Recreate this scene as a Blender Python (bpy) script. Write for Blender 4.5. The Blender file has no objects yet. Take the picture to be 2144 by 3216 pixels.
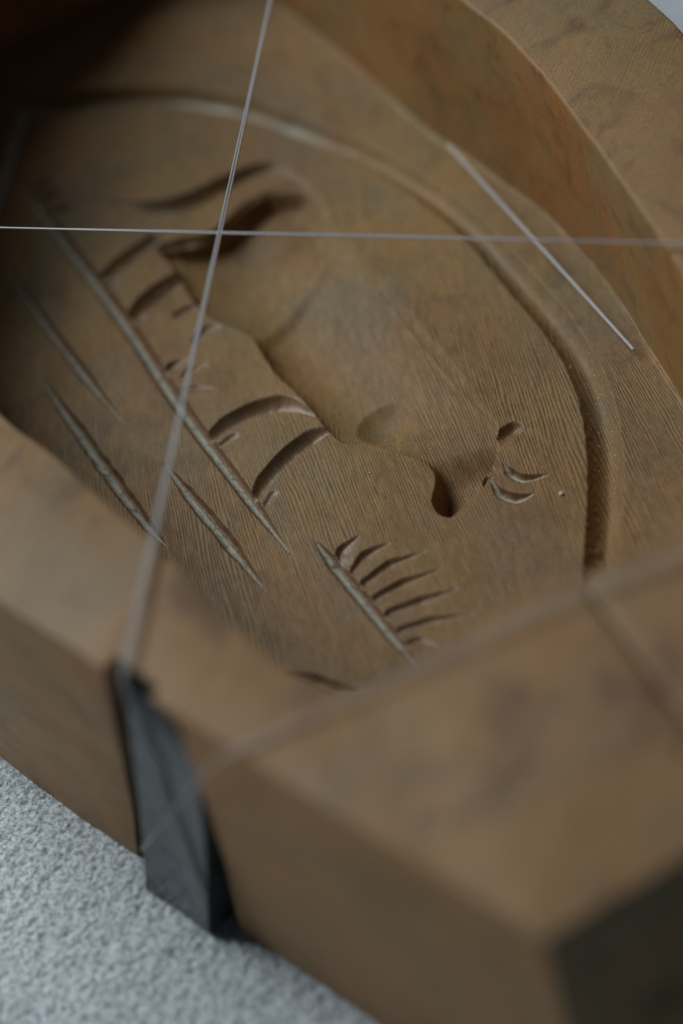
import bpy, bmesh, math, random
import numpy as np
from mathutils import Matrix, Vector, noise as mnoise

random.seed(7); np.random.seed(7)
S = 0.01                      # everything below is measured in centimetres, 1 unit = 1 m
sc = bpy.context.scene

# ------------------------------------------------------------------ camera
PITCH = math.radians(44); ROLL = math.atan2(.3, .95); LENS = 60.0; CAMH = 17.07
fwd = np.array([0, math.cos(PITCH), -math.sin(PITCH)])
u0 = np.cross([1, 0, 0], fwd)
UP = math.cos(ROLL)*u0 + math.sin(ROLL)*np.array([1, 0, 0])
RT = math.cos(ROLL)*np.array([1, 0, 0]) - math.sin(ROLL)*u0
camP = np.array([0, 0, CAMH])
KPX = 36/LENS/3216
cam = bpy.data.cameras.new('camera'); camo = bpy.data.objects.new('camera', cam)
sc.collection.objects.link(camo); sc.camera = camo
cam.lens = LENS; cam.sensor_fit = 'VERTICAL'; cam.sensor_height = 36; cam.sensor_width = 24
cam.clip_start = .01; cam.clip_end = 20
camo.matrix_world = Matrix(((RT[0], UP[0], -fwd[0], 0), (RT[1], UP[1], -fwd[1], 0),
                            (RT[2], UP[2], -fwd[2], CAMH*S), (0, 0, 0, 1)))
cam.dof.use_dof = True; cam.dof.focus_distance = 25.0*S; cam.dof.aperture_fstop = 7.0

# ------------------------------------------------------------------ light
w = bpy.data.worlds.new('World'); sc.world = w; w.use_nodes = True
bg = w.node_tree.nodes['Background']; bg.inputs[0].default_value = (.72, .84, 1, 1); bg.inputs[1].default_value = .034
def area(name, loc, target, size, power, col):
    l = bpy.data.lights.new(name, 'AREA'); l.shape = 'RECTANGLE'; l.size = size[0]*S; l.size_y = size[1]*S
    l.energy = power; l.color = col
    o = bpy.data.objects.new(name, l); sc.collection.objects.link(o)
    o.location = Vector(loc)*S
    o.rotation_euler = (Vector(target)-Vector(loc)).to_track_quat('-Z', 'Y').to_euler()
    return o
area('window_light', (-54, 74, 80), (0, 20, 0), (80, 55), 12.4, (.92, .98, .97))
sc.view_settings.view_transform = 'Standard'; sc.view_settings.look = 'None'
sc.view_settings.exposure = 0; sc.view_settings.gamma = 1

# ------------------------------------------------------------------ helpers
def unp(x, y, z=0.0):
    """where the line of sight through photograph point (x, y) meets height z"""
    d = fwd + RT*(x-1072)*KPX - UP*(y-1608)*KPX
    return camP + d*((z-CAMH)/d[2])
def unp_plane(x, y, n, c):
    d = fwd + RT*(x-1072)*KPX - UP*(y-1608)*KPX
    n = np.array(n, float); return camP + d*((c-camP@n)/(d@n))
DS = 2144/1568
def obj(name, mesh, mat=None, parent=None, **props):
    o = bpy.data.objects.new(name, mesh); sc.collection.objects.link(o)
    if mat is not None and not mesh.materials: mesh.materials.append(mat)
    if parent is not None: o.parent = parent
    for k, v in props.items(): o[k] = v
    return o
def empty(name, loc, **props):
    o = bpy.data.objects.new(name, None); sc.collection.objects.link(o)
    o.location = Vector(loc)*S; o.empty_display_size = .01
    for k, v in props.items(): o[k] = v
    return o
def mesh_np(name, V, F, smooth=True):
    m = bpy.data.meshes.new(name); V = np.asarray(V, np.float32); F = np.asarray(F, np.int32)
    m.vertices.add(len(V)); m.vertices.foreach_set('co', V.ravel())
    k = F.shape[1]; m.loops.add(F.size); m.loops.foreach_set('vertex_index', F.ravel())
    m.polygons.add(len(F)); m.polygons.foreach_set('loop_start', np.arange(0, F.size, k, dtype=np.int32))
    m.polygons.foreach_set('loop_total', np.full(len(F), k, np.int32))
    m.update(calc_edges=True); m.polygons.foreach_set('use_smooth', np.full(len(F), smooth))
    return m

# ------------------------------------------------------------------ materials
class NT:
    def __init__(s, name):
        s.m = bpy.data.materials.new(name); s.m.use_nodes = True; s.t = s.m.node_tree; s.b = s.t.nodes['Principled BSDF']
        tc = s.n('ShaderNodeTexCoord'); mp = s.n('ShaderNodeMapping'); mp.inputs['Scale'].default_value = (100, 100, 100)
        s.l(tc.outputs['Object'], mp.inputs[0]); s.P = mp.outputs[0]
    def n(s, t, **kw):
        x = s.t.nodes.new(t)
        for k, v in kw.items(): setattr(x, k, v)
        return x
    def l(s, a, b): s.t.links.new(a, b)
    def map(s, scale, rot=(0, 0, 0), loc=(0, 0, 0), src=None):
        x = s.n('ShaderNodeMapping'); x.inputs['Scale'].default_value = scale; x.inputs['Rotation'].default_value = rot
        x.inputs['Location'].default_value = loc; s.l(src or s.P, x.inputs[0]); return x.outputs[0]
    def noise(s, vec, scale=1, detail=2, rough=.5, dist=0):
        x = s.n('ShaderNodeTexNoise'); x.inputs['Scale'].default_value = scale; x.inputs['Detail'].default_value = detail
        x.inputs['Roughness'].default_value = rough; x.inputs['Distortion'].default_value = dist; s.l(vec, x.inputs['Vector']); return x.outputs['Fac']
    def ramp(s, fac, stops):
        x = s.n('ShaderNodeValToRGB'); e = x.color_ramp.elements
        while len(e) < len(stops): e.new(.5)
        for i, (p, c) in enumerate(stops):
            e[i].position = p; e[i].color = (c, c, c, 1) if isinstance(c, (int, float)) else (*c, 1)
        s.l(fac, x.inputs[0]); return x.outputs[0]
    def math(s, op, a, b=0.0, clamp=False):
        x = s.n('ShaderNodeMath', operation=op); x.use_clamp = clamp
        for i, v in enumerate((a, b)):
            if isinstance(v, (int, float)): x.inputs[i].default_value = v
            else: s.l(v, x.inputs[i])
        return x.outputs[0]
    def mix(s, f, a, b, mode='MIX'):
        x = s.n('ShaderNodeMix', data_type='RGBA', blend_type=mode)
        for i, v in ((0, f), (6, a), (7, b)):
            if isinstance(v, (int, float)): x.inputs[i].default_value = v
            elif isinstance(v, tuple): x.inputs[i].default_value = (*v, 1)
            else: s.l(v, x.inputs[i])
        return x.outputs[2]
    def bump(s, h, dist, strength=1.0, nrm=None):
        x = s.n('ShaderNodeBump'); x.inputs['Distance'].default_value = dist*S; x.inputs['Strength'].default_value = strength
        s.l(h, x.inputs['Height'])
        if nrm is not None: s.l(nrm, x.inputs['Normal'])
        return x.outputs[0]

def wood(name, base, dark, warm, grey, angle=0.0, line=1.0, pitch=.046, rough=(.42, .62), spec=.2, stain=0.0, blotk=.34, ztilt=.3, bumpk=1.0, tone=1.0):
    """fine grained hardwood; grain runs along y turned by angle"""
    t = NT(name); P = t.P
    if angle: P = t.map((1, 1, 1), (0, 0, angle), src=P)
    sx = t.n('ShaderNodeSeparateXYZ'); t.l(P, sx.inputs[0])
    warp = t.math('MULTIPLY', t.math('SUBTRACT', t.noise(t.map((.35, .06, .35), src=P), 1, 1), .5), 1.6)
    wob = t.math('MULTIPLY', t.math('SUBTRACT', t.noise(t.map((4, .5, 4), src=P), 1, 2), .5), .15)
    u = t.math('ADD', t.math('ADD', sx.outputs[0], t.math('MULTIPLY', sx.outputs[2], ztilt)), t.math('ADD', warp, wob))
    cb = t.n('ShaderNodeCombineXYZ'); t.l(u, cb.inputs[0]); t.l(sx.outputs[1], cb.inputs[1]); t.l(sx.outputs[2], cb.inputs[2]); Q = cb.outputs[0]
    # ring lines: sine of u, broken up along the grain
    ph = t.math('MULTIPLY', u, 2*math.pi/pitch)
    sn = t.math('ADD', t.math('MULTIPLY', t.math('SINE', ph), .5), .5)
    brk = t.noise(t.map((11, 2.8, 4), src=Q), 1, 3, .6)
    pores = t.noise(t.map((19, 3.8, 6), src=Q), 1, 3, .65)
    region = t.ramp(t.noise(t.map((.35, .22, .35), src=P), 1, 3, .6), [(.3, .5), (.62, 1.0)])
    ln = t.math('MULTIPLY', t.ramp(sn, [(.05, 1.0), (.75, 0.0)]), t.ramp(brk, [(.28, .25), (.56, 1.0)]))
    ln = t.math('MULTIPLY', t.math('MAXIMUM', ln, t.ramp(pores, [(.54, 0.0), (.70, .65)])), region)
    ln = t.math('MULTIPLY', ln, line)
    big = t.noise(t.map((.33, .16, .33), loc=(3, 1, 2), src=P), 1, 4, .6, .6)
    big2 = t.noise(t.map((.6, .38, .6), loc=(9, 4, 7), src=P), 1, 4, .62, .4)
    blot = t.noise(t.map((1.1, .8, 1.1), loc=(5, 8, 2), src=P), 1, 4, .68, .8)
    fine = t.noise(t.map((28, 14, 28), src=P), 1, 3, .7)
    c = t.mix(t.ramp(big, [(.4, 0.0), (.62, 1.0)]), base, warm)
    c = t.mix(t.math('MULTIPLY', t.ramp(big2, [(.45, 0.0), (.66, 1.0)]), .75), c, grey)
    c = t.mix(t.math('MULTIPLY', t.ramp(blot, [(.53, 0.0), (.72, 1.0)]), blotk), c, dark)
    c = t.mix(t.math('MULTIPLY', ln, .74), c, dark)
    if stain: c = t.mix(t.math('MULTIPLY', t.ramp(t.noise(t.map((.75, .5, .75), loc=(2, 6, 1), src=P), 1, 3, .55, 1.2), [(.54, 0.0), (.70, 1.0)]), stain), c, (.075, .045, .042))
    c = t.mix(1.0, c, t.ramp(fine, [(.25, .74), (.75, 1.18)]), 'MULTIPLY')
    t.l(c, t.b.inputs['Base Color'])
    t.l(t.math('ADD', t.math('MULTIPLY', fine, (rough[1]-rough[0])), rough[0]), t.b.inputs['Roughness'])
    t.b.inputs['Specular IOR Level'].default_value = spec
    h = t.math('SUBTRACT', t.math('MULTIPLY', fine, .35), t.math('MULTIPLY', ln, 1.0))
    n1 = t.bump(h, .007*bumpk, .8)
    n2 = t.bump(t.noise(t.map((1.3, .7, 1.3), src=P), 1, 3, .5), .06, .6, n1)
    t.l(n2, t.b.inputs['Normal'])
    return t.m

BASE = (.310, .188, .074); DARK = (.055, .031, .016); WARM = (.285, .160, .072); GREY = (.210, .165, .098)
M_floor = wood('floor_wood', BASE, DARK, WARM, GREY)
M_cut = wood('cut_wood', (.27, .165, .075), DARK, (.23, .135, .075), (.22, .175, .12), line=.7, rough=(.30, .48), spec=.4, ztilt=.6)
M_groove = wood('groove_wood', BASE, DARK, WARM, GREY, line=.8, rough=(.4, .58), ztilt=1.0)
M_line = wood('shaded_cut_wood', (.17, .085, .034), DARK, (.16, .08, .033), (.14, .09, .05), line=.35, rough=(.30, .45))  # dark base paints the cut's shaded wall into the colour
def add_residue_and_light(m):
    nt = m.node_tree; b = nt.nodes['Principled BSDF']; src = b.inputs['Base Color'].links[0].from_socket
    at = nt.nodes.new('ShaderNodeAttribute'); at.attribute_name = 'residue_and_light'
    tc = nt.nodes.new('ShaderNodeTexCoord'); nz = nt.nodes.new('ShaderNodeTexNoise'); nz.inputs['Scale'].default_value = 900; nz.inputs['Detail'].default_value = 4
    nt.links.new(tc.outputs['Object'], nz.inputs['Vector'])
    rp = nt.nodes.new('ShaderNodeValToRGB'); rp.color_ramp.elements[0].position = .25; rp.color_ramp.elements[1].position = .48; nt.links.new(nz.outputs['Fac'], rp.inputs[0])
    mu = nt.nodes.new('ShaderNodeMath'); mu.operation = 'MULTIPLY'; nt.links.new(rp.outputs[0], mu.inputs[0]); nt.links.new(at.outputs['Fac'], mu.inputs[1])
    mx = nt.nodes.new('ShaderNodeMix'); mx.data_type = 'RGBA'; nt.links.new(mu.outputs[0], mx.inputs[0]); nt.links.new(src, mx.inputs[6]); mx.inputs[7].default_value = (.47, .47, .40, 1)
    nt.links.new(mx.outputs[2], b.inputs['Base Color'])
add_residue_and_light(M_line); add_residue_and_light(M_groove)
M_body = M_floor
M_rim = wood('rim_wood', (.305, .185, .085), (.095, .055, .042), (.285, .160, .080), (.225, .170, .100), angle=math.radians(35), line=.26, pitch=.058, rough=(.42, .6), ztilt=.3, bumpk=1.2, stain=.55, blotk=.6)
M_wall = wood('inner_wall_wood', (.335, .178, .066), (.11, .055, .022), (.345, .152, .052), (.25, .18, .085), angle=math.radians(80), line=.7, pitch=.07, rough=(.42, .6), ztilt=.1, stain=.2, blotk=.6)
M_side = wood('side_wood', (.43, .235, .090), (.11, .065, .035), (.42, .195, .072), (.33, .225, .10), angle=math.radians(-36), line=.3, pitch=.09, rough=(.4, .6), ztilt=.2, bumpk=1.0, stain=.3)  # paler base colour makes up for light missing on the flank

M_end = wood('shaded_end_grain', (.26, .18, .09), (.07, .05, .025), (.23, .15, .075), (.18, .15, .085), angle=math.radians(80), line=.4, pitch=.08, ztilt=.2, stain=.6, blotk=.6)  # end grain, darkened further in colour for the shade on the ends

# ------------------------------------------------------------------ setting: the cloth under the mould
ZC = -2.05
def cloth_mat():
    t = NT('pale_cloth')
    a = t.noise(t.map((15, 15, 15)), 1, 3, .65); b = t.noise(t.map((.25, .25, .25)), 1, 3)
    f = t.noise(t.map((30, 30, 30)), 1, 3, .7)
    c = t.mix(t.ramp(a, [(.36, 0.0), (.58, 1.0)]), (.30, .33, .36), (.72, .80, .86))
    c = t.mix(t.ramp(b, [(.35, 0.0), (.7, .25)]), c, (.5, .52, .55))
    c = t.mix(1.0, c, t.ramp(f, [(.3, .7), (.7, 1.15)]), 'MULTIPLY')
    t.l(c, t.b.inputs['Base Color']); t.b.inputs['Roughness'].default_value = .95
    t.b.inputs['Sheen Weight'].default_value = .4
    t.l(t.bump(f, .03, .7), t.b.inputs['Normal'])
    return t.m
M_cloth = cloth_mat()

def vnoise(X, Y, f, seed):
    """cheap vectorised value noise"""
    rs = np.random.RandomState(seed); T = rs.rand(256, 256)
    x = X*f; y = Y*f; xi = np.floor(x).astype(int); yi = np.floor(y).astype(int)
    fx = x-xi; fy = y-yi; fx = fx*fx*(3-2*fx); fy = fy*fy*(3-2*fy)
    a = T[xi % 256, yi % 256]; b = T[(xi+1) % 256, yi % 256]; c = T[xi % 256, (yi+1) % 256]; d = T[(xi+1) % 256, (yi+1) % 256]
    return (a*(1-fx)+b*fx)*(1-fy)+(c*(1-fx)+d*fx)*fy
def grid_faces(nx, ny, mask=None):
    i, j = np.meshgrid(np.arange(nx-1), np.arange(ny-1), indexing='ij')
    a = (i*ny+j).ravel(); F = np.stack([a, a+ny, a+ny+1, a+1], 1)
    return F if mask is None else F[mask.ravel()]
def build_cloth():
    xs = np.concatenate([np.linspace(-60, -9, 18)[:-1], np.arange(-9, 1.0, .027), np.linspace(1, 8, 40)[1:-1], np.arange(8, 12, .06), np.linspace(12, 60, 20)[1:]])
    ys = np.concatenate([np.linspace(-30, 6, 14)[:-1], np.arange(7, 19, .027), np.arange(19, 36, .12), np.linspace(36, 90, 20)])
    X, Y = np.meshgrid(xs, ys, indexing='ij')
    rot = X*.8-Y*.6; rot2 = X*.6+Y*.8
    z = .03*vnoise(rot, rot2*.6, 9, 1)+.035*vnoise(X+40, Y, 15, 2)+.03*vnoise(rot, rot2*.7, 24, 3)+.12*vnoise(X, Y, .35, 4)
    Z = ZC-.17+z
    V = np.stack([X, Y, Z], -1).reshape(-1, 3)*S
    obj('cloth', mesh_np('cloth', V, grid_faces(len(xs), len(ys))), M_cloth, kind='structure')
build_cloth()
def build_fuzz():
    rs = np.random.RandomState(11); n = 13000
    px = rs.uniform(-8, -.6, n); py = rs.uniform(8.5, 18.5, n)
    keep = (px*.81+py*.586 < 5.4); px, py = px[keep], py[keep]; n = len(px)
    th = rs.uniform(0, 6.283, n)*.35+.9; L = rs.uniform(.06, .17, n); el = rs.uniform(.05, .9, n); r = .0065
    V = []; F = []
    base = np.stack([px, py, np.full(n, ZC-.085)], 1)
    d1 = np.stack([np.cos(th)*np.cos(el), np.sin(th)*np.cos(el), np.sin(el)], 1)
    e2 = el-rs.uniform(.5, 1.6, n); th2 = th+rs.uniform(-.8, .8, n)
    d2 = np.stack([np.cos(th2)*np.cos(e2), np.sin(th2)*np.cos(e2), np.sin(e2)], 1)
    pts = [base, base+d1*L[:, None]*.5, base+d1*L[:, None]*.5+d2*L[:, None]*.5]
    sd = np.stack([-np.sin(th), np.cos(th), 0*th], 1)*r; up = np.array([[0, 0, r]])
    for p, k in zip(pts, (1, 1, .4)): V += [p+sd*k, p-sd*k*.5+up*k, p-sd*k*.5-up*k]
    V = np.stack(V, 1).reshape(-1, 3); o = (np.arange(n)*9)[:, None, None]
    q = np.array([[a*3+b, a*3+(b+1) % 3, a*3+3+(b+1) % 3, a*3+3+b] for a in (0, 1) for b in (0, 1, 2)])[None]
    obj('cloth_fibres', mesh_np('cloth_fibres', V*S, (o+q).reshape(-1, 4)), M_cloth, kind='stuff', label='fine pale fibres standing up from the cloth at the near left', category='fibres')
build_fuzz()

# ------------------------------------------------------------------ the mould: outline
ROOT = np.array([0.3, 22.0, ZC])
HR = 3.4
root = empty('butter_mould', ROOT, label='brown wooden butter mould on pale cloth, a cow carved in its deep oval hollow', category='mould')
# (inner at rim, inner at base, outer) going round from the near joint
LEFT = [((2.2, 12.1), (2.2, 12.1), (2.80, 8.68)), ((1.03, 11.92), (1.03, 11.92), (1.6, 8.37)), ((.25, 11.62), (.3, 11.7), (.58, 8.10)),
        ((-.38, 11.55), (-.3, 11.7), (.2, 8.56)), ((-.85, 11.85), (-.8, 12.0), (-.5, 9.42)), ((-1.3, 12.5), (-1.35, 12.7), (-1.15, 10.2)),
        ((-1.9, 13.85), (-2.0, 14.0), (-1.95, 11.25)), ((-2.5, 15.2), (-2.7, 15.4), (-2.87, 12.6)), ((-3.2, 16.6), (-3.5, 16.8), (-3.8, 13.9)),
        ((-3.9, 17.9), (-4.3, 18.2), (-4.9, 15.5)), ((-4.9, 20.5), (-5.3, 20.8), (-6.8, 18.4)), ((-5.5, 24), (-5.8, 24), (-8, 22.5)),
        ((-5.7, 28), (-5.9, 28), (-8.3, 28)), ((-5.4, 32), (-5.5, 31.8), (-7.8, 33.5)), ((-4.0, 34.9), (-4.0, 34.5), (-5.8, 37.2)),
        ((-1.5, 35.8), (-1.5, 35.3), (-2, 38.5))]
RIGHT = [((2.2, 12.1), (2.2, 12.1), (2.80, 8.68)), ((3.45, 12.42), (3.5, 12.5), (4.4, 9.1)), ((4.3, 13.4), (4.5, 13.5), (5.6, 10.9)),
         ((4.86, 15.2), (5.1, 15.2), (6.4, 13.8)), ((4.95, 16.8), (5.18, 16.8), (6.75, 16.6)), ((4.86, 18.6), (5.16, 18.6), (6.92, 19.2)),
         ((4.80, 20.6), (5.10, 20.6), (6.92, 21.4)), ((4.62, 22.9), (4.78, 22.9), (6.78, 23.2)), ((4.22, 24.7), (4.2, 24.7), (6.5, 25.2)),
         ((3.7, 26.7), (3.5, 26.7), (6.05, 28)), ((2.9, 29.8), (2.75, 29.8), (5.2, 31.8)), ((1.8, 33), (1.75, 33), (3.6, 35.5)),
         ((.3, 35.2), (.3, 34.9), (1.2, 37.6)), ((-1.5, 35.8), (-1.5, 35.3), (-2, 38.5))]
def catmull(P, n=6, sharp=()):
    P = [np.array(p, float) for p in P]; out = []
    for i in range(len(P)-1):
        p1, p2 = P[i], P[i+1]
        p0 = P[i-1] if i > 0 and i not in sharp else 2*p1-p2
        p3 = P[i+2] if i+2 < len(P) and i+1 not in sharp else 2*p2-p1
        for k in range(n):
            t = k/n
            out.append(.5*((2*p1)+(-p0+p2)*t+(2*p0-5*p1+4*p2-p3)*t*t+(-p0+3*p1-3*p2+p3)*t**3))
    out.append(P[-1]); return np.array(out)
def loops(K, sharp_out):
    flat = [(*a, *b, *c) for a, b, c in K]
    ins = catmull([f[:4] for f in flat], 6); out = catmull([f[4:] for f in flat], 6, sharp_out)
    return ins[:, :2], ins[:, 2:], out
Li, Lb, Lo = loops(LEFT, (2,)); Ri, Rb, Ro = loops(RIGHT, (1,))
# straighten the long flat left flank and the front end
def flatten(out, a, b):
    A, B = out[a], out[b]
    for k in range(a, b+1): out[k] = A+(B-A)*((k-a)/(b-a))
flatten(Lo, 12, 54)
flatten(Lo, 0, 12)
INNER_BASE = np.concatenate([Lb, Rb[::-1]])

ss = lambda v: (lambda t: t*t*(3-2*t))(np.clip(v, 0, 1))
def ring_half(inn, base, out, dz):
    """solid half of the mould's wall: outer flank, rim, inner wall"""
    bm = bmesh.new(); n = len(inn); R = []
    top = HR+dz
    cols = [(out, ZC+.0), (out, 1.0), (out, top), (inn, top), (inn*.5+base*.5, 1.6), (base, -.25), (base, ZC+.3)]
    # taper the ends by a hair so that the joint between the halves stays open
    for i in range(n):
        px, py = inn[i]; up = 0.0
        if dz == 0:            # unseen far left shoulder, height added to shade the hollow's far end
            up = 2.9*ss((py-25.0)/5)*ss((-.9-px)/3.0)
        R.append([bm.verts.new((*c[i], z+(up if z == top else 0))) for c, z in cols])
    m = len(cols)
    for i in range(n-1):
        for j in range(m):
            a, b = R[i][j], R[i+1][j]; c, d = R[i+1][(j+1) % m], R[i][(j+1) % m]
            f = bm.faces.new((a, b, c, d))
            f.material_index = {0: 1, 1: 1, 2: 0, 3: 2, 4: 2, 5: 2, 6: 1}[j]
            if j < 2 and i < (12 if dz == 0 else 6): f.material_index = 3
    for e in (0, n-1):
        f = bm.faces.new(R[e] if e == 0 else R[e][::-1]); f.material_index = 0
    bmesh.ops.recalc_face_normals(bm, faces=bm.faces)
    return bm
def tapered(inn, base, out, side):
    g = .028*side
    s = np.zeros(len(inn)); s[0] = 1; s[-1] = 1
    q = np.stack([s*g, 0*s], 1); return inn+q, base+q, out+q

# the slanted slot in the flank that takes the grey wedge
nl = np.array([.81, .586, 0]); nl /= np.linalg.norm(nl)
pa, pb = Lo[24], Lo[42]; dl = (pb-pa)/np.linalg.norm(pb-pa); nl = np.array([-dl[1], dl[0], 0])
if nl[0] < 0: nl = -nl                      # points into the mould
cl = float(nl[:2]@pa)
slot_px = [(372, 2138), (622, 2385), (755, 2885), (440, 2690)]
SL = [unp_plane(x, y, nl, cl) for x, y in slot_px]
def prism(quad, d0, d1, axis):
    bm = bmesh.new()
    A = [bm.verts.new(q+axis*d0) for q in quad]; B = [bm.verts.new(q+axis*d) for q, d in zip(quad, d1)]
    k = len(quad)
    bm.faces.new(A); bm.faces.new(B[::-1])
    for i in range(k): bm.faces.new((A[i], B[i], B[(i+1) % k], A[(i+1) % k]))
    bmesh.ops.recalc_face_normals(bm, faces=bm.faces); return bm
def bm_mesh(bm, name, origin=ROOT, mats=(), smooth=True):
    m = bpy.data.meshes.new(name)
    for v in bm.verts: v.co = (v.co-Vector(origin))*S
    bm.to_mesh(m); bm.free()
    for q in mats: m.materials.append(q)
    m.polygons.foreach_set('use_smooth', np.full(len(m.polygons), smooth)); return m
def evaluated(o, name):
    dg = bpy.context.evaluated_depsgraph_get(); dg.update()
    me = bpy.data.meshes.new_from_object(o.evaluated_get(dg), depsgraph=dg); me.name = name
    return me
def half(inn, base, out, side, dz, cut):
    a, b, c = tapered(inn, base, out, side)
    me = bm_mesh(ring_half(a, b, c, dz), 'mould_half', mats=(M_rim, M_side, M_wall, M_end))
    o = obj('mould_half', me, None, root)
    if cut:
        q = [SL[0]+np.array([0, 0, .6]), SL[1]+np.array([0, 0, .6]), SL[2]+(SL[2]-SL[1])*.3, SL[3]+(SL[3]-SL[0])*.3]
        cm = bm_mesh(prism(q, -1.5, (.16, .16, 1.2, 1.2), nl), 'cutter'); co = bpy.data.objects.new('cutter', cm); sc.collection.objects.link(co); co.parent = root
        md = o.modifiers.new('cut', 'BOOLEAN'); md.object = co; md.operation = 'DIFFERENCE'; md.solver = 'EXACT'
        bpy.context.view_layer.update()
        me2 = evaluated(o, 'mould_half'); o.modifiers.clear(); o.data = me2
        bpy.data.objects.remove(co)
    bv = o.modifiers.new('bevel', 'BEVEL'); bv.width = .065*S; bv.segments = 3; bv.limit_method = 'ANGLE'; bv.angle_limit = math.radians(38); bv.harden_normals = False
    bpy.context.view_layer.update()
    me3 = evaluated(o, 'mould_half'); o.modifiers.clear(); o.data = me3
    # hand-worn unevenness
    n = len(me3.vertices); co = np.empty(n*3, np.float32); me3.vertices.foreach_get('co', co); co = co.reshape(-1, 3)
    for i in range(n):
        p = Vector(co[i])*100
        co[i] += np.array(mnoise.noise_vector(p*.55))*.0005+np.array(mnoise.noise_vector(p*2.3))*.00012
    me3.vertices.foreach_set('co', co.ravel()); me3.update()
    me3.polygons.foreach_set('use_smooth', np.ones(len(me3.polygons), bool))
    me3.set_sharp_from_angle(angle=math.radians(50))
    return o
hl = half(Li, Lb, Lo, -1, 0.0, True)
hr = half(Ri, Rb, Ro, 1, 0.001, False)

# ------------------------------------------------------------------ carved floor (height field in plan)
xs = np.arange(-6.4, 5.9, .019)
ys = np.concatenate([np.arange(11.0, 22, .021), np.arange(22, 30, .031), np.arange(30, 36.6, .045)])
X, Y = np.meshgrid(xs, ys, indexing='ij')
DEP = np.zeros_like(X); ID = np.zeros(X.shape, int); PALE = np.zeros_like(X)
NAMES = {0: ('carved_floor', M_floor)}
def px2plan(pts): return np.array([unp(x*DS, y*DS)[:2] for x, y in pts])
def box(P, r):
    i0, i1 = np.searchsorted(xs, (P[:, 0].min()-r, P[:, 0].max()+r)); j0, j1 = np.searchsorted(ys, (P[:, 1].min()-r, P[:, 1].max()+r))
    return slice(max(i0-1, 0), i1+1), slice(max(j0-1, 0), j1+1)
def put(sl, d, idn):
    cur = DEP[sl]; m = d > cur; cur[m] = d[m]; ID[sl][m & (d > .004)] = idn
def stroke(name, mat, pts, widths, skew=.5, ratio=.8, power=2.0, n=8, wob=.06, lump=.010, add=False):
    """pts in photograph px/1.367, widths = full widths in the same px across the stroke"""
    idn = len(NAMES); NAMES[idn] = (name, mat)
    Q = catmull(pts, n)
    m = len(Q); tt = np.linspace(0, 1, m)
    W = np.interp(tt, np.linspace(0, 1, len(widths)), widths)
    SK = np.interp(tt, np.linspace(0, 1, len(skew)), skew) if hasattr(skew, '__len__') else np.full(m, skew)
    P = px2plan(Q); HW = np.zeros(m)
    for i in range(m):
        a = Q[min(i+1, m-1)]-Q[max(i-1, 0)]; a = a/np.linalg.norm(a); nn = np.array([-a[1], a[0]])
        e = px2plan([Q[i]+nn*W[i]/2, Q[i]-nn*W[i]/2]); t = P[min(i+1, m-1)]-P[max(i-1, 0)]; t /= np.linalg.norm(t)
        v = e[0]-e[1]; HW[i] = abs(v[0]*t[1]-v[1]*t[0])/2
    sl = box(P, HW.max()+.1); x = X[sl]; y = Y[sl]
    best = np.full(x.shape, 1e9); hw = np.zeros(x.shape); sd = np.zeros(x.shape); sk = np.zeros(x.shape)
    for i in range(m-1):
        A, B = P[i], P[i+1]; d = B-A; L2 = d@d
        t = np.clip(((x-A[0])*d[0]+(y-A[1])*d[1])/L2, 0, 1)
        rx = x-A[0]-t*d[0]; ry = y-A[1]-t*d[1]; dd = rx*rx+ry*ry
        h = HW[i]+(HW[i+1]-HW[i])*t
        k = dd/(h*h+1e-6); u = k < best
        best[u] = k[u]; hw[u] = h[u]; sk[u] = (SK[i]+(SK[i+1]-SK[i])*t)[u]
        s = np.sign(d[0]*ry-d[1]*rx); sd[u] = s[u]
    edge = 1+wob*2*(vnoise(x, y, 6, idn+20)-.5)
    tt = sd*np.sqrt(best)/edge
    q = np.where(tt > sk, (tt-sk)/(1-sk), (sk-tt)/(1+sk)); q = np.clip(q, 0, 1)
    d = ratio*hw*(1-q**power)
    d += np.where(d > 0.01, lump*(vnoise(x, y, 11, idn+40)-.5), 0)*np.clip(d*12, 0, 1)
    if add: d = np.where(d > .004, d+DEP[sl], 0)
    if mat is M_line: PALE[sl] = np.where(d > .003, np.maximum(PALE[sl], np.clip((.56-np.abs(tt+.25))/.22, 0, 1)), PALE[sl])  # residue plus the cut's lit wall, painted as a pale band
    if mat is M_groove: PALE[sl] = np.where(d > .02, np.clip((.6-np.abs(tt-.1))/.3, 0, 1)*1.0*(.45+.55*ss((vnoise(x, y, .9, 61)-.35)/.15))*ss((2.6-x)/2.2), PALE[sl])
    put(sl, np.clip(d, 0, None), idn)
def seg_dist(x, y, P, closed=False):
    best = np.full(x.shape, 1e9); n = len(P)
    for i in range(n if closed else n-1):
        A, B = P[i], P[(i+1) % n]; d = B-A; L2 = d@d+1e-9
        t = np.clip(((x-A[0])*d[0]+(y-A[1])*d[1])/L2, 0, 1)
        best = np.minimum(best, (x-A[0]-t*d[0])**2+(y-A[1]-t*d[1])**2)
    return np.sqrt(best)
def inside(x, y, P):
    c = np.zeros(x.shape, bool); n = len(P)
    for i in range(n):
        A, B = P[i], P[(i+1) % n]
        if abs(B[1]-A[1]) < 1e-9: continue
        c ^= ((A[1] > y) != (B[1] > y)) & (x < (B[0]-A[0])*(y-A[1])/(B[1]-A[1])+A[0])
    return c
ss = lambda v: (lambda t: t*t*(3-2*t))(np.clip(v, 0, 1))

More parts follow.
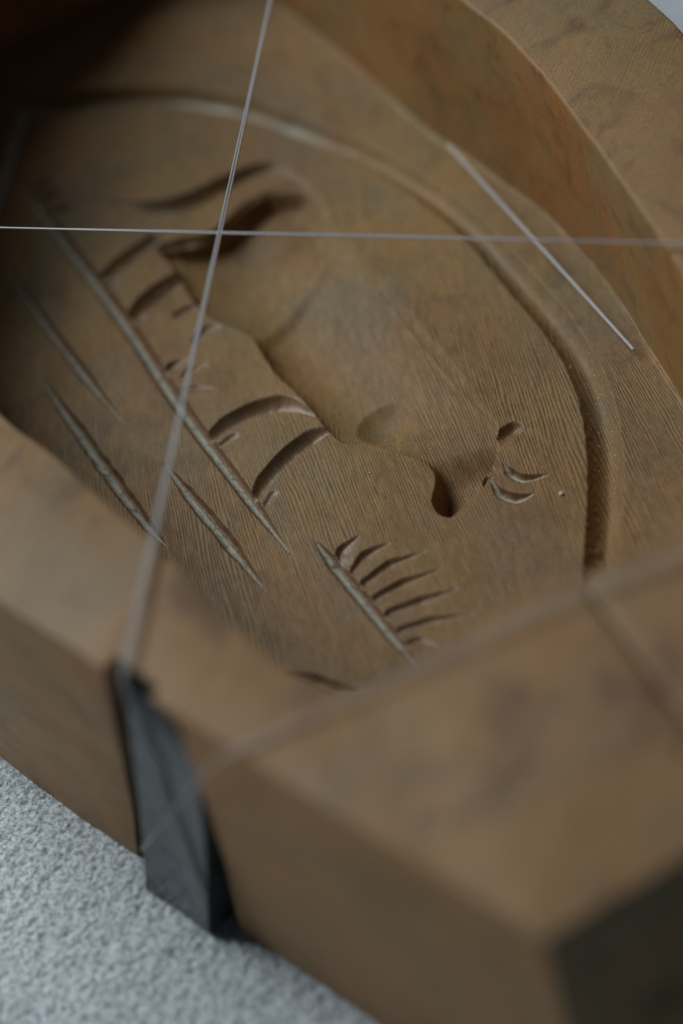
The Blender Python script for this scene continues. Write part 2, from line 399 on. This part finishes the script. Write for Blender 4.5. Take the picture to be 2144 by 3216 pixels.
# the cow: body
back = catmull([(650, 426), (705, 425), (745, 462), (775, 530), (835, 605), (905, 682), (975, 760), (1045, 842), (1105, 925), (1145, 985), (1142, 1040), (1130, 1072)], 4)
belly = catmull([(1130, 1072), (1115, 1112), (1080, 1152), (1035, 1186), (1005, 1180), (990, 1150), (1000, 1100), (980, 1064), (930, 1046), (880, 1030), (830, 1018), (790, 1018), (757, 992), (722, 950), (682, 903), (640, 866), (607, 820), (577, 772),
                 (540, 755), (500, 738), (455, 705), (420, 655), (390, 605), (360, 568), (440, 552), (500, 520), (545, 476), (600, 440), (650, 426)], 3)
PB = px2plan(back[:-10]); PBF = px2plan(back); PL = px2plan(belly); POLY = np.concatenate([PBF[:-1], PL[:-1]])
NAMES[1] = ('carved_cow', M_body)
sl = box(POLY, .1); x = X[sl]; y = Y[sl]; ins = inside(x, y, POLY)
dPL = seg_dist(x, y, PL); dPB = seg_dist(x, y, PB)
def membrane(mask, k, it=2500):
    m = mask[::k, ::k].astype(float); u = np.zeros_like(m)
    for _ in range(it):
        u[1:-1, 1:-1] = .25*(u[2:, 1:-1]+u[:-2, 1:-1]+u[1:-1, 2:]+u[1:-1, :-2]+1)*m[1:-1, 1:-1]
    u /= u.max(); a, b = mask.shape
    fi = np.arange(a)/k; fj = np.arange(b)/k; i0 = np.minimum(fi.astype(int), u.shape[0]-2); j0 = np.minimum(fj.astype(int), u.shape[1]-2)
    ti = np.clip(fi-i0, 0, 1)[:, None]; tj = np.clip(fj-j0, 0, 1)[None]
    return (u[i0][:, j0]*(1-ti)+u[i0+1][:, j0]*ti)*(1-tj)+(u[i0][:, j0+1]*(1-ti)+u[i0+1][:, j0+1]*ti)*tj
u = membrane(ins, 4)
def at(px): return px2plan([px])[0]
def rad(px, R, ax=1.0):
    c = at(px); return np.sqrt(((x-c[0])/R)**2+((y-c[1])/(R*ax))**2)
soft = ss(dPB/2.3)
d = .46*np.clip(u, 0, 1)**.75*(.08+.92*soft)+.035*ss(dPL/.06)
rump = seg_dist(x, y, px2plan([(520, 505), (560, 470), (610, 440), (660, 428), (705, 430)]))
d += .33*ss(rump/.22)*(1-ss(rump/3.0))*ss(dPL/.12)*ss(dPB/.4)
d += .15*np.clip(1-rad((878, 952), .46, 1.1)**2, 0, 1)**1.15
th = seg_dist(x, y, px2plan([(572, 772), (612, 722), (650, 692)])); c0 = at((575, 770)); c1 = at((660, 680)); nv = np.array([c1[1]-c0[1], -(c1[0]-c0[0])]); nv /= np.linalg.norm(nv)
sdn = (x-c0[0])*nv[0]+(y-c0[1])*nv[1]; d += .09*ss((sdn+.06)/.35)*np.exp(-(th/1.6)**2)*ss(dPL/.2)
neck = seg_dist(x, y, px2plan([(975, 1040), (1145, 1010)])); cn = at((1040, 1120))
head = ins & inside(x, y, px2plan([(940, 1046), (1180, 1004), (1180, 1130), (1040, 1210), (940, 1200)]))
d += np.where(head, .22*ss(dPL/.14)*ss(neck/.6), 0)
d += np.where(head, .12*ss(dPL/.08)*np.exp(-rad((1008, 1128), .20, 2.0)**2), 0)
d += .012*(vnoise(x, y, 1.4, 91)-.5)+.003*(vnoise(x, y, 7, 92)-.5)
d = np.where(ins, d*np.clip(seg_dist(x, y, POLY, True)/.035, 0, 1), 0)
put(sl, np.clip(d, 0, None), 1)
# legs, tail, head
leg = 'carved_leg'
stroke(leg, M_cut, [(484, 1003), (530, 965), (590, 938), (655, 928), (745, 960)], (26, 34, 38, 40, 10), -.12, .85)
stroke(leg, M_cut, [(585, 1142), (612, 1098), (660, 1045), (712, 1005), (762, 985)], (26, 36, 38, 36, 12), -.12, .85)
stroke(leg, M_cut, [(232, 640), (285, 598), (352, 548)], (22, 34, 28), -.1, .85)
stroke(leg, M_cut, [(295, 738), (335, 692), (385, 655), (445, 618)], (24, 40, 40, 26), -.1, .85)
for c in ([(512, 1022), (535, 1005)], [(612, 1160), (628, 1135)], [(248, 660), (262, 652)], [(310, 748), (325, 735)]):
    stroke('carved_hoof', M_cut, c, (18, 20), .2, .4)
stroke('carved_tail', M_cut, [(265, 464), (345, 476), (430, 462), (520, 418), (605, 384), (655, 396), (700, 425)], (12, 36, 42, 38, 28, 20, 12), .1, .9)
stroke('carved_tail', M_cut, [(345, 572), (420, 556), (500, 540), (560, 500)], (10, 22, 26, 20), .4, 1.0)
stroke('carved_eye', M_cut, [(1114, 1078), (1128, 1090)], (26, 20), .1, 1.5, wob=.5, add=True)
stroke('carved_nostril', M_cut, [(1026, 1178), (1032, 1182)], (14, 14), 0, 1.5, wob=.4, add=True)
stroke('carved_ear', M_cut, [(1150, 1018), (1158, 1000), (1178, 985), (1192, 984)], (12, 38, 34, 8), .15, .7)
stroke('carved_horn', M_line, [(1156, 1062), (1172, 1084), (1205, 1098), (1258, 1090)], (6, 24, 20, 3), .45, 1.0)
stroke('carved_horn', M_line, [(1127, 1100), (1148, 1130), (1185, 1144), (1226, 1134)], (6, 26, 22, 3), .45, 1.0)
# ground lines
gl = 'carved_ground_line'
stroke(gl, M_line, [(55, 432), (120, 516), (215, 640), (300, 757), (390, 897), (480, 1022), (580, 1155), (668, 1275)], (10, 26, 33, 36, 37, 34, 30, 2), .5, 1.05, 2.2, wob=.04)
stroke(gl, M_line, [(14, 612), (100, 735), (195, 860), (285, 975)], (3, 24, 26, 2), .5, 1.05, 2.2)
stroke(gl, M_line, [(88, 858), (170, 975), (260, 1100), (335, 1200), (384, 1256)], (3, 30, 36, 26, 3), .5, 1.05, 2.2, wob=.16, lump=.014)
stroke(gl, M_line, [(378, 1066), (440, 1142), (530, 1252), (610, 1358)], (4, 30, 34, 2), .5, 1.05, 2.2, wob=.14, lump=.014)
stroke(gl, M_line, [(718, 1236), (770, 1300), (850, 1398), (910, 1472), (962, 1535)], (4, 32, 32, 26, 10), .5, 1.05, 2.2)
# grass blades
gb = 'carved_grass_blade'
for p, wd in (([(790, 1296), (793, 1268), (822, 1236)], (26, 30, 8)), ([(818, 1310), (845, 1280), (892, 1250)], (20, 28, 6)), ([(845, 1340), (900, 1302), (975, 1268)], (22, 26, 3)),
              ([(872, 1374), (930, 1345), (1012, 1308)], (22, 26, 4)), ([(900, 1410), (970, 1386), (1055, 1352)], (22, 26, 3)), ([(922, 1452), (990, 1432), (1085, 1412)], (20, 24, 3)),
              ([(938, 1482), (962, 1474), (1002, 1486)], (16, 18, 3)), ([(410, 722), (440, 708), (485, 700)], (14, 17, 3)), ([(452, 782), (475, 758), (515, 745)], (14, 18, 3)),
              ([(383, 862), (400, 842), (425, 828)], (18, 22, 6)), ([(425, 862), (440, 850), (478, 836)], (10, 14, 2)), ([(425, 894), (450, 891), (492, 893)], (8, 12, 2)),
              ([(80, 444), (102, 426), (136, 406)], (16, 22, 4)), ([(100, 468), (125, 452), (162, 438)], (16, 22, 4)), ([(125, 492), (155, 480), (196, 484)], (16, 20, 4))):
    stroke(gb, M_cut, p, tuple(q*1.35 for q in wd), .5, .48, 1.7)
stroke('shade_notch', M_cut, [(655, 1542), (720, 1560), (770, 1578), (835, 1586)], (6, 26, 26, 3), .2, 1.3)  # added cut that draws the dark crescent of shade by the near rim
# border groove
stroke('carved_border_groove', M_groove, [(-60, 560), (0, 440), (32, 335), (62, 252)], (40, 40, 42, 26), .1, .5)
stroke('carved_border_groove', M_groove, [(48, 240), (120, 238), (200, 226), (300, 220), (400, 222), (500, 235), (580, 254), (700, 298), (850, 362), (980, 440), (1090, 530), (1150, 596), (1210, 665), (1270, 735), (1325, 815),
        (1358, 890), (1380, 975), (1388, 1060), (1388, 1150), (1384, 1240), (1376, 1330), (1362, 1420)], (30, 44, 46, 44, 42, 42, 44, 46, 50, 54, 60, 66, 70, 72, 72, 76, 80, 82, 82, 82, 82, 80),
        (.35, .38, .35, .25, .15, .15, .15, .12, .1, .1, .1), .95, 1.9, n=6, wob=.05, lump=.004)
# floor relief: slight waviness, a fillet up to the walls, the scribed centre line
Z = -DEP + .03*(vnoise(X, Y, .35, 5)-.5)+.010*(vnoise(X, Y, 1.3, 6)-.5)+.003*(vnoise(X*1.0, Y*.12, 16, 8)-.5)
dw = seg_dist(X[::2, ::2], Y[::2, ::2], INNER_BASE, True)
dw = np.repeat(np.repeat(dw, 2, 0), 2, 1)[:X.shape[0], :X.shape[1]]
Z += .05*np.clip(1-dw/.12, 0, 1)**2
sl0 = px2plan([(770, 560), (880, 680), (975, 800), (1050, 890), (1145, 990)])
dl0 = seg_dist(X, Y, sl0); Z += .008*np.exp(-(dl0/.03)**2)
co3 = np.stack([X, Y, Z], -1)
# normals from the whole field so that the pieces meet without a seam
gx = np.gradient(Z, xs, axis=0); gy = np.gradient(Z, ys, axis=1)
NR = np.stack([-gx, -gy, np.ones_like(Z)], -1); NR /= np.linalg.norm(NR, axis=-1, keepdims=True)
VV = ((co3-ROOT)*S).reshape(-1, 3); NN = NR.reshape(-1, 3)
cid = np.maximum(np.maximum(ID[:-1, :-1], ID[1:, :-1]), np.maximum(ID[:-1, 1:], ID[1:, 1:]))
wallmask = inside((X[:-1, :-1]), (Y[:-1, :-1]), INNER_BASE) | (dw[:-1, :-1] < .25)
ny = len(ys); floor_obj = None
for k in sorted(NAMES):
    m = (cid == k) & wallmask
    if not m.any(): continue
    F = grid_faces(len(xs), ny, m); used, inv = np.unique(F, return_inverse=True)
    me = mesh_np(NAMES[k][0], VV[used], inv.reshape(-1, 4)); me.materials.append(NAMES[k][1])
    me.normals_split_custom_set_from_vertices(NN[used])
    if NAMES[k][1] in (M_line, M_groove):
        at = me.attributes.new('residue_and_light', 'FLOAT', 'POINT'); at.data.foreach_set('value', PALE.reshape(-1)[used].astype(np.float32))
    o = obj(NAMES[k][0], me, None, root if k == 0 else floor_obj)
    if k == 0: floor_obj = o

# ------------------------------------------------------------------ the grey wedge in the slot
def wedge_mat():
    t = NT('slate_grey_plastic')
    n = t.noise(t.map((.9, .9, .9)), 1, 3, .6, .5); f = t.noise(t.map((9, 9, 9)), 1, 3)
    t.l(t.mix(t.ramp(n, [(.35, 0.0), (.65, 1.0)]), (.028, .034, .036), (.062, .078, .086)), t.b.inputs['Base Color'])
    t.l(t.ramp(f, [(.3, .16), (.7, .30)]), t.b.inputs['Roughness']); t.l(t.bump(n, .12, .5), t.b.inputs['Normal'])
    return t.m
M_wedge = wedge_mat()
top = [unp_plane(384, 2145, nl, cl+.0), unp_plane(612, 2392, nl, cl+.0)]
bot = [unp(458, 2795, ZC+.05), unp(655, 2935, ZC+.05)]
bm = bmesh.new(); rows = []
N = 14
for i in range(N+1):
    t = i/N; row = []
    for j in range(7):
        s = j/6
        a = top[0]+(top[1]-top[0])*s; b = bot[0]+(bot[1]-bot[0])*s
        p = a+(b-a)*t
        p = p+nl*.05*max(0, 1-t/.2)**1.3*(1 if t < .2 else 0)
        p = p+nl*(.05*math.sin(math.pi*t)+.03*math.sin(math.pi*s))
        row.append(p)
    rows.append(row)
# rolled top lip, then the front face; a back layer gives it thickness
lip = [[p+nl*.10+np.array([0, 0, .02]) for p in rows[0]], [p+nl*.09+np.array([0, 0, .05]) for p in rows[0]], [p+nl*.03+np.array([0, 0, .04]) for p in rows[0]]]
front = lip+rows
back_ = [[p+nl*(.16+.42*(k/len(front))**2)-np.array([0, 0, .08]) for p in r] for k, r in enumerate(front)]
FV = [[bm.verts.new(p) for p in r] for r in front]; BV = [[bm.verts.new(p) for p in r] for r in back_]
R_, C_ = len(front), 7
for i in range(R_-1):
    for j in range(C_-1):
        bm.faces.new((FV[i][j], FV[i+1][j], FV[i+1][j+1], FV[i][j+1])); bm.faces.new((BV[i][j], BV[i][j+1], BV[i+1][j+1], BV[i+1][j]))
for i in range(R_-1):
    for j in (0, C_-1): bm.faces.new((FV[i][j], FV[i+1][j], BV[i+1][j], BV[i][j]))
for j in range(C_-1):
    for i in (0, R_-1): bm.faces.new((FV[i][j], FV[i][j+1], BV[i][j+1], BV[i][j]))
bmesh.ops.recalc_face_normals(bm, faces=bm.faces)
wo = bot[0]*.5+bot[1]*.5
me = bm_mesh(bm, 'wedge', wo, (M_wedge,)); me.set_sharp_from_angle(angle=math.radians(45))
o = obj('wedge', me); o.location = Vector(wo)*S
o['label'] = 'dark slate grey strip in the slot of the near flank, under two crossed threads'; o['category'] = 'wedge'

# ------------------------------------------------------------------ threads
def thread_mat():
    t = NT('pale_thread'); f = t.noise(t.map((30, 30, 30)), 1, 3)
    t.l(t.mix(f, (.48, .46, .49), (.62, .62, .65)), t.b.inputs['Base Color']); t.b.inputs['Roughness'].default_value = .35
    t.b.inputs['Transmission Weight'].default_value = .25; t.l(t.bump(f, .01, .6), t.b.inputs['Normal'])
    return t.m
M_thread = thread_mat()
def tube(bm, P, r, n=8):
    P = [Vector(p) for p in P]; rings = []
    up = Vector((0, 0, 1))
    for i, p in enumerate(P):
        t = (P[min(i+1, len(P)-1)]-P[max(i-1, 0)]).normalized(); a = t.cross(up)
        if a.length < .05: a = t.cross(Vector((1, 0, 0)))
        a.normalize(); b = t.cross(a)
        rings.append([bm.verts.new(p+(a*math.cos(k*2*math.pi/n)+b*math.sin(k*2*math.pi/n))*r) for k in range(n)])
    for i in range(len(rings)-1):
        for k in range(n): bm.faces.new((rings[i][k], rings[i][(k+1) % n], rings[i+1][(k+1) % n], rings[i+1][k]))
    for e in (0, -1): bm.faces.new(rings[e] if e else rings[e][::-1])
def thread(path, r, label, turns=.35, gap=1.15):
    """a cord of two fine strands lying side by side and slowly turning round each other"""
    seg = []
    for i in range(len(path)-1):
        A, B = np.array(path[i], float), np.array(path[i+1], float); L = np.linalg.norm(B-A); k = max(2, int(L/.12))
        seg += [A+(B-A)*j/k for j in range(k)]
    seg.append(np.array(path[-1], float)); seg = np.array(seg)
    s = np.concatenate([[0], np.cumsum(np.linalg.norm(np.diff(seg, axis=0), axis=1))])
    for _ in range(2): seg[1:-1] = (seg[:-2]+seg[2:]+2*seg[1:-1])/4
    org = seg[0]
    o = empty('thread', org, label=label, category='thread', group='threads strung over the mould')
    for sgn in (0, math.pi):
        pts = []
        for i, p in enumerate(seg):
            t = Vector(seg[min(i+1, len(seg)-1)]-seg[max(i-1, 0)]).normalized(); a = t.cross(Vector((0, 0, 1)))
            if a.length < .05: a = Vector((1, 0, 0))
            a.normalize(); b = t.cross(a); th = .5*math.sin(s[i]*turns*2)+sgn
            pts.append(Vector(p)+(a*math.cos(th)+b*math.sin(th))*r*gap)
        bm = bmesh.new(); tube(bm, pts, r)
        bmesh.ops.recalc_face_normals(bm, faces=bm.faces)
        obj('strand', bm_mesh(bm, 'strand', org, (M_thread,)), None, o)
zt = 3.52
def WSP(x, y):
    best = None
    for i in range(N):
        for j in range(6):
            for a in (0, .25, .5, .75, 1):
                for b in (0, .25, .5, .75, 1):
                    p = (rows[i][j]*(1-a)+rows[i+1][j]*a)*(1-b)+(rows[i][j+1]*(1-a)+rows[i+1][j+1]*a)*b-nl*.07
                    q = p-camP; D = q@fwd; e = (1072+(q@RT)/D/KPX-x)**2+(1608-(q@UP)/D/KPX-y)**2
                    if best is None or e < best[0]: best = (e, p)
    return best[1]
a = unp(385, 2135, zt); b = unp(850, 0, zt); far = a+(b-a)*1.42
e1 = a-nl*.05+np.array([0, 0, -.12])
ln_ = nl*-.10
T1 = [far+(b-a)*.08+np.array([0, 0, -3.2]), far+(b-a)*.06, a, WSP(402, 2190), WSP(460, 2360), WSP(520, 2540), WSP(590, 2720), WSP(652, 2880)]
thread(T1, .016, 'steepest pale twin thread, running down over the near rim and across the grey strip')
c0 = unp(0, 715, zt); c1 = unp(2144, 765, zt); dv = c1-c0
T2 = [c0-dv*.45+np.array([0, 0, -2.5]), c0-dv*.42, c1+dv*.30, c1+dv*.32+np.array([0, 0, -2.5])]
thread(T2, .012, 'pale thread crossing the whole hollow level from the left edge to the right rim')
d0 = unp(2144, 1742, 3.53); d1 = unp(1830, 1862, 3.52); d2 = unp(695, 2378, 3.46)
T3 = [d0+(d0-d1)*1.6+np.array([0, 0, -2.5]), d0+(d0-d1)*1.5, d0, d1, d2, unp_plane(640, 2430, nl, cl-.14), WSP(590, 2490), WSP(519, 2580), WSP(450, 2668)]
thread(T3, .0085, 'pale thread along the near rim from the right, over its edge to the grey strip')
f0 = unp(1420, 470, .35); f1 = unp(1983, 1092, .16); fd = f1-f0
thread([f0-fd*.03, f0, f1, f1+fd*.01], .0125, 'short pale thread lying straight along the foot of the orange inner wall')

# ------------------------------------------------------------------ fine dust and wood crumbs left in the carving
def dust():
    bm = bmesh.new(); rs = random.Random(5)
    spots = []
    for _ in range(150):
        i = rs.randrange(len(xs)); j = rs.randrange(len(ys))
        if ys[j] < 22 and wallmask[min(i, wallmask.shape[0]-1), min(j, wallmask.shape[1]-1)]:
            if ID[i, j] > 0 or rs.random() < .25: spots.append((i, j, rs.uniform(.007, .016)))
    gm = np.argwhere((ID == max(k for k in NAMES)) & (Y < 22))
    for q in gm[np.random.RandomState(3).choice(len(gm), 90, replace=False)]: spots.append((q[0], q[1], rs.uniform(.006, .017)))
    for x, y, r in ((1762, 1553, .045), (1160, 1490, .02), (1500, 1540, .02)):
        p = unp(x, y); spots.append((int(np.searchsorted(xs, p[0])), int(np.searchsorted(ys, p[1])), r))
    for i, j, r in spots:
        c = co3[i, j]
        m = Matrix.Translation(Vector(c)+Vector((0, 0, r*.3))) @ Matrix.Rotation(rs.uniform(0, 6), 4, 'Z') @ Matrix.Diagonal((r, r*rs.uniform(.5, 1), r*.5, 1))
        bmesh.ops.create_icosphere(bm, subdivisions=1, radius=1, matrix=m)
    t = NT('dust'); t.b.inputs['Base Color'].default_value = (.55, .53, .46, 1); t.b.inputs['Roughness'].default_value = .6
    obj('dust', bm_mesh(bm, 'dust', (0, 0, 0), (t.m,)), None, None, kind='stuff', label='pale crumbs of dust scattered in the carved grooves of the mould', category='dust')
dust()
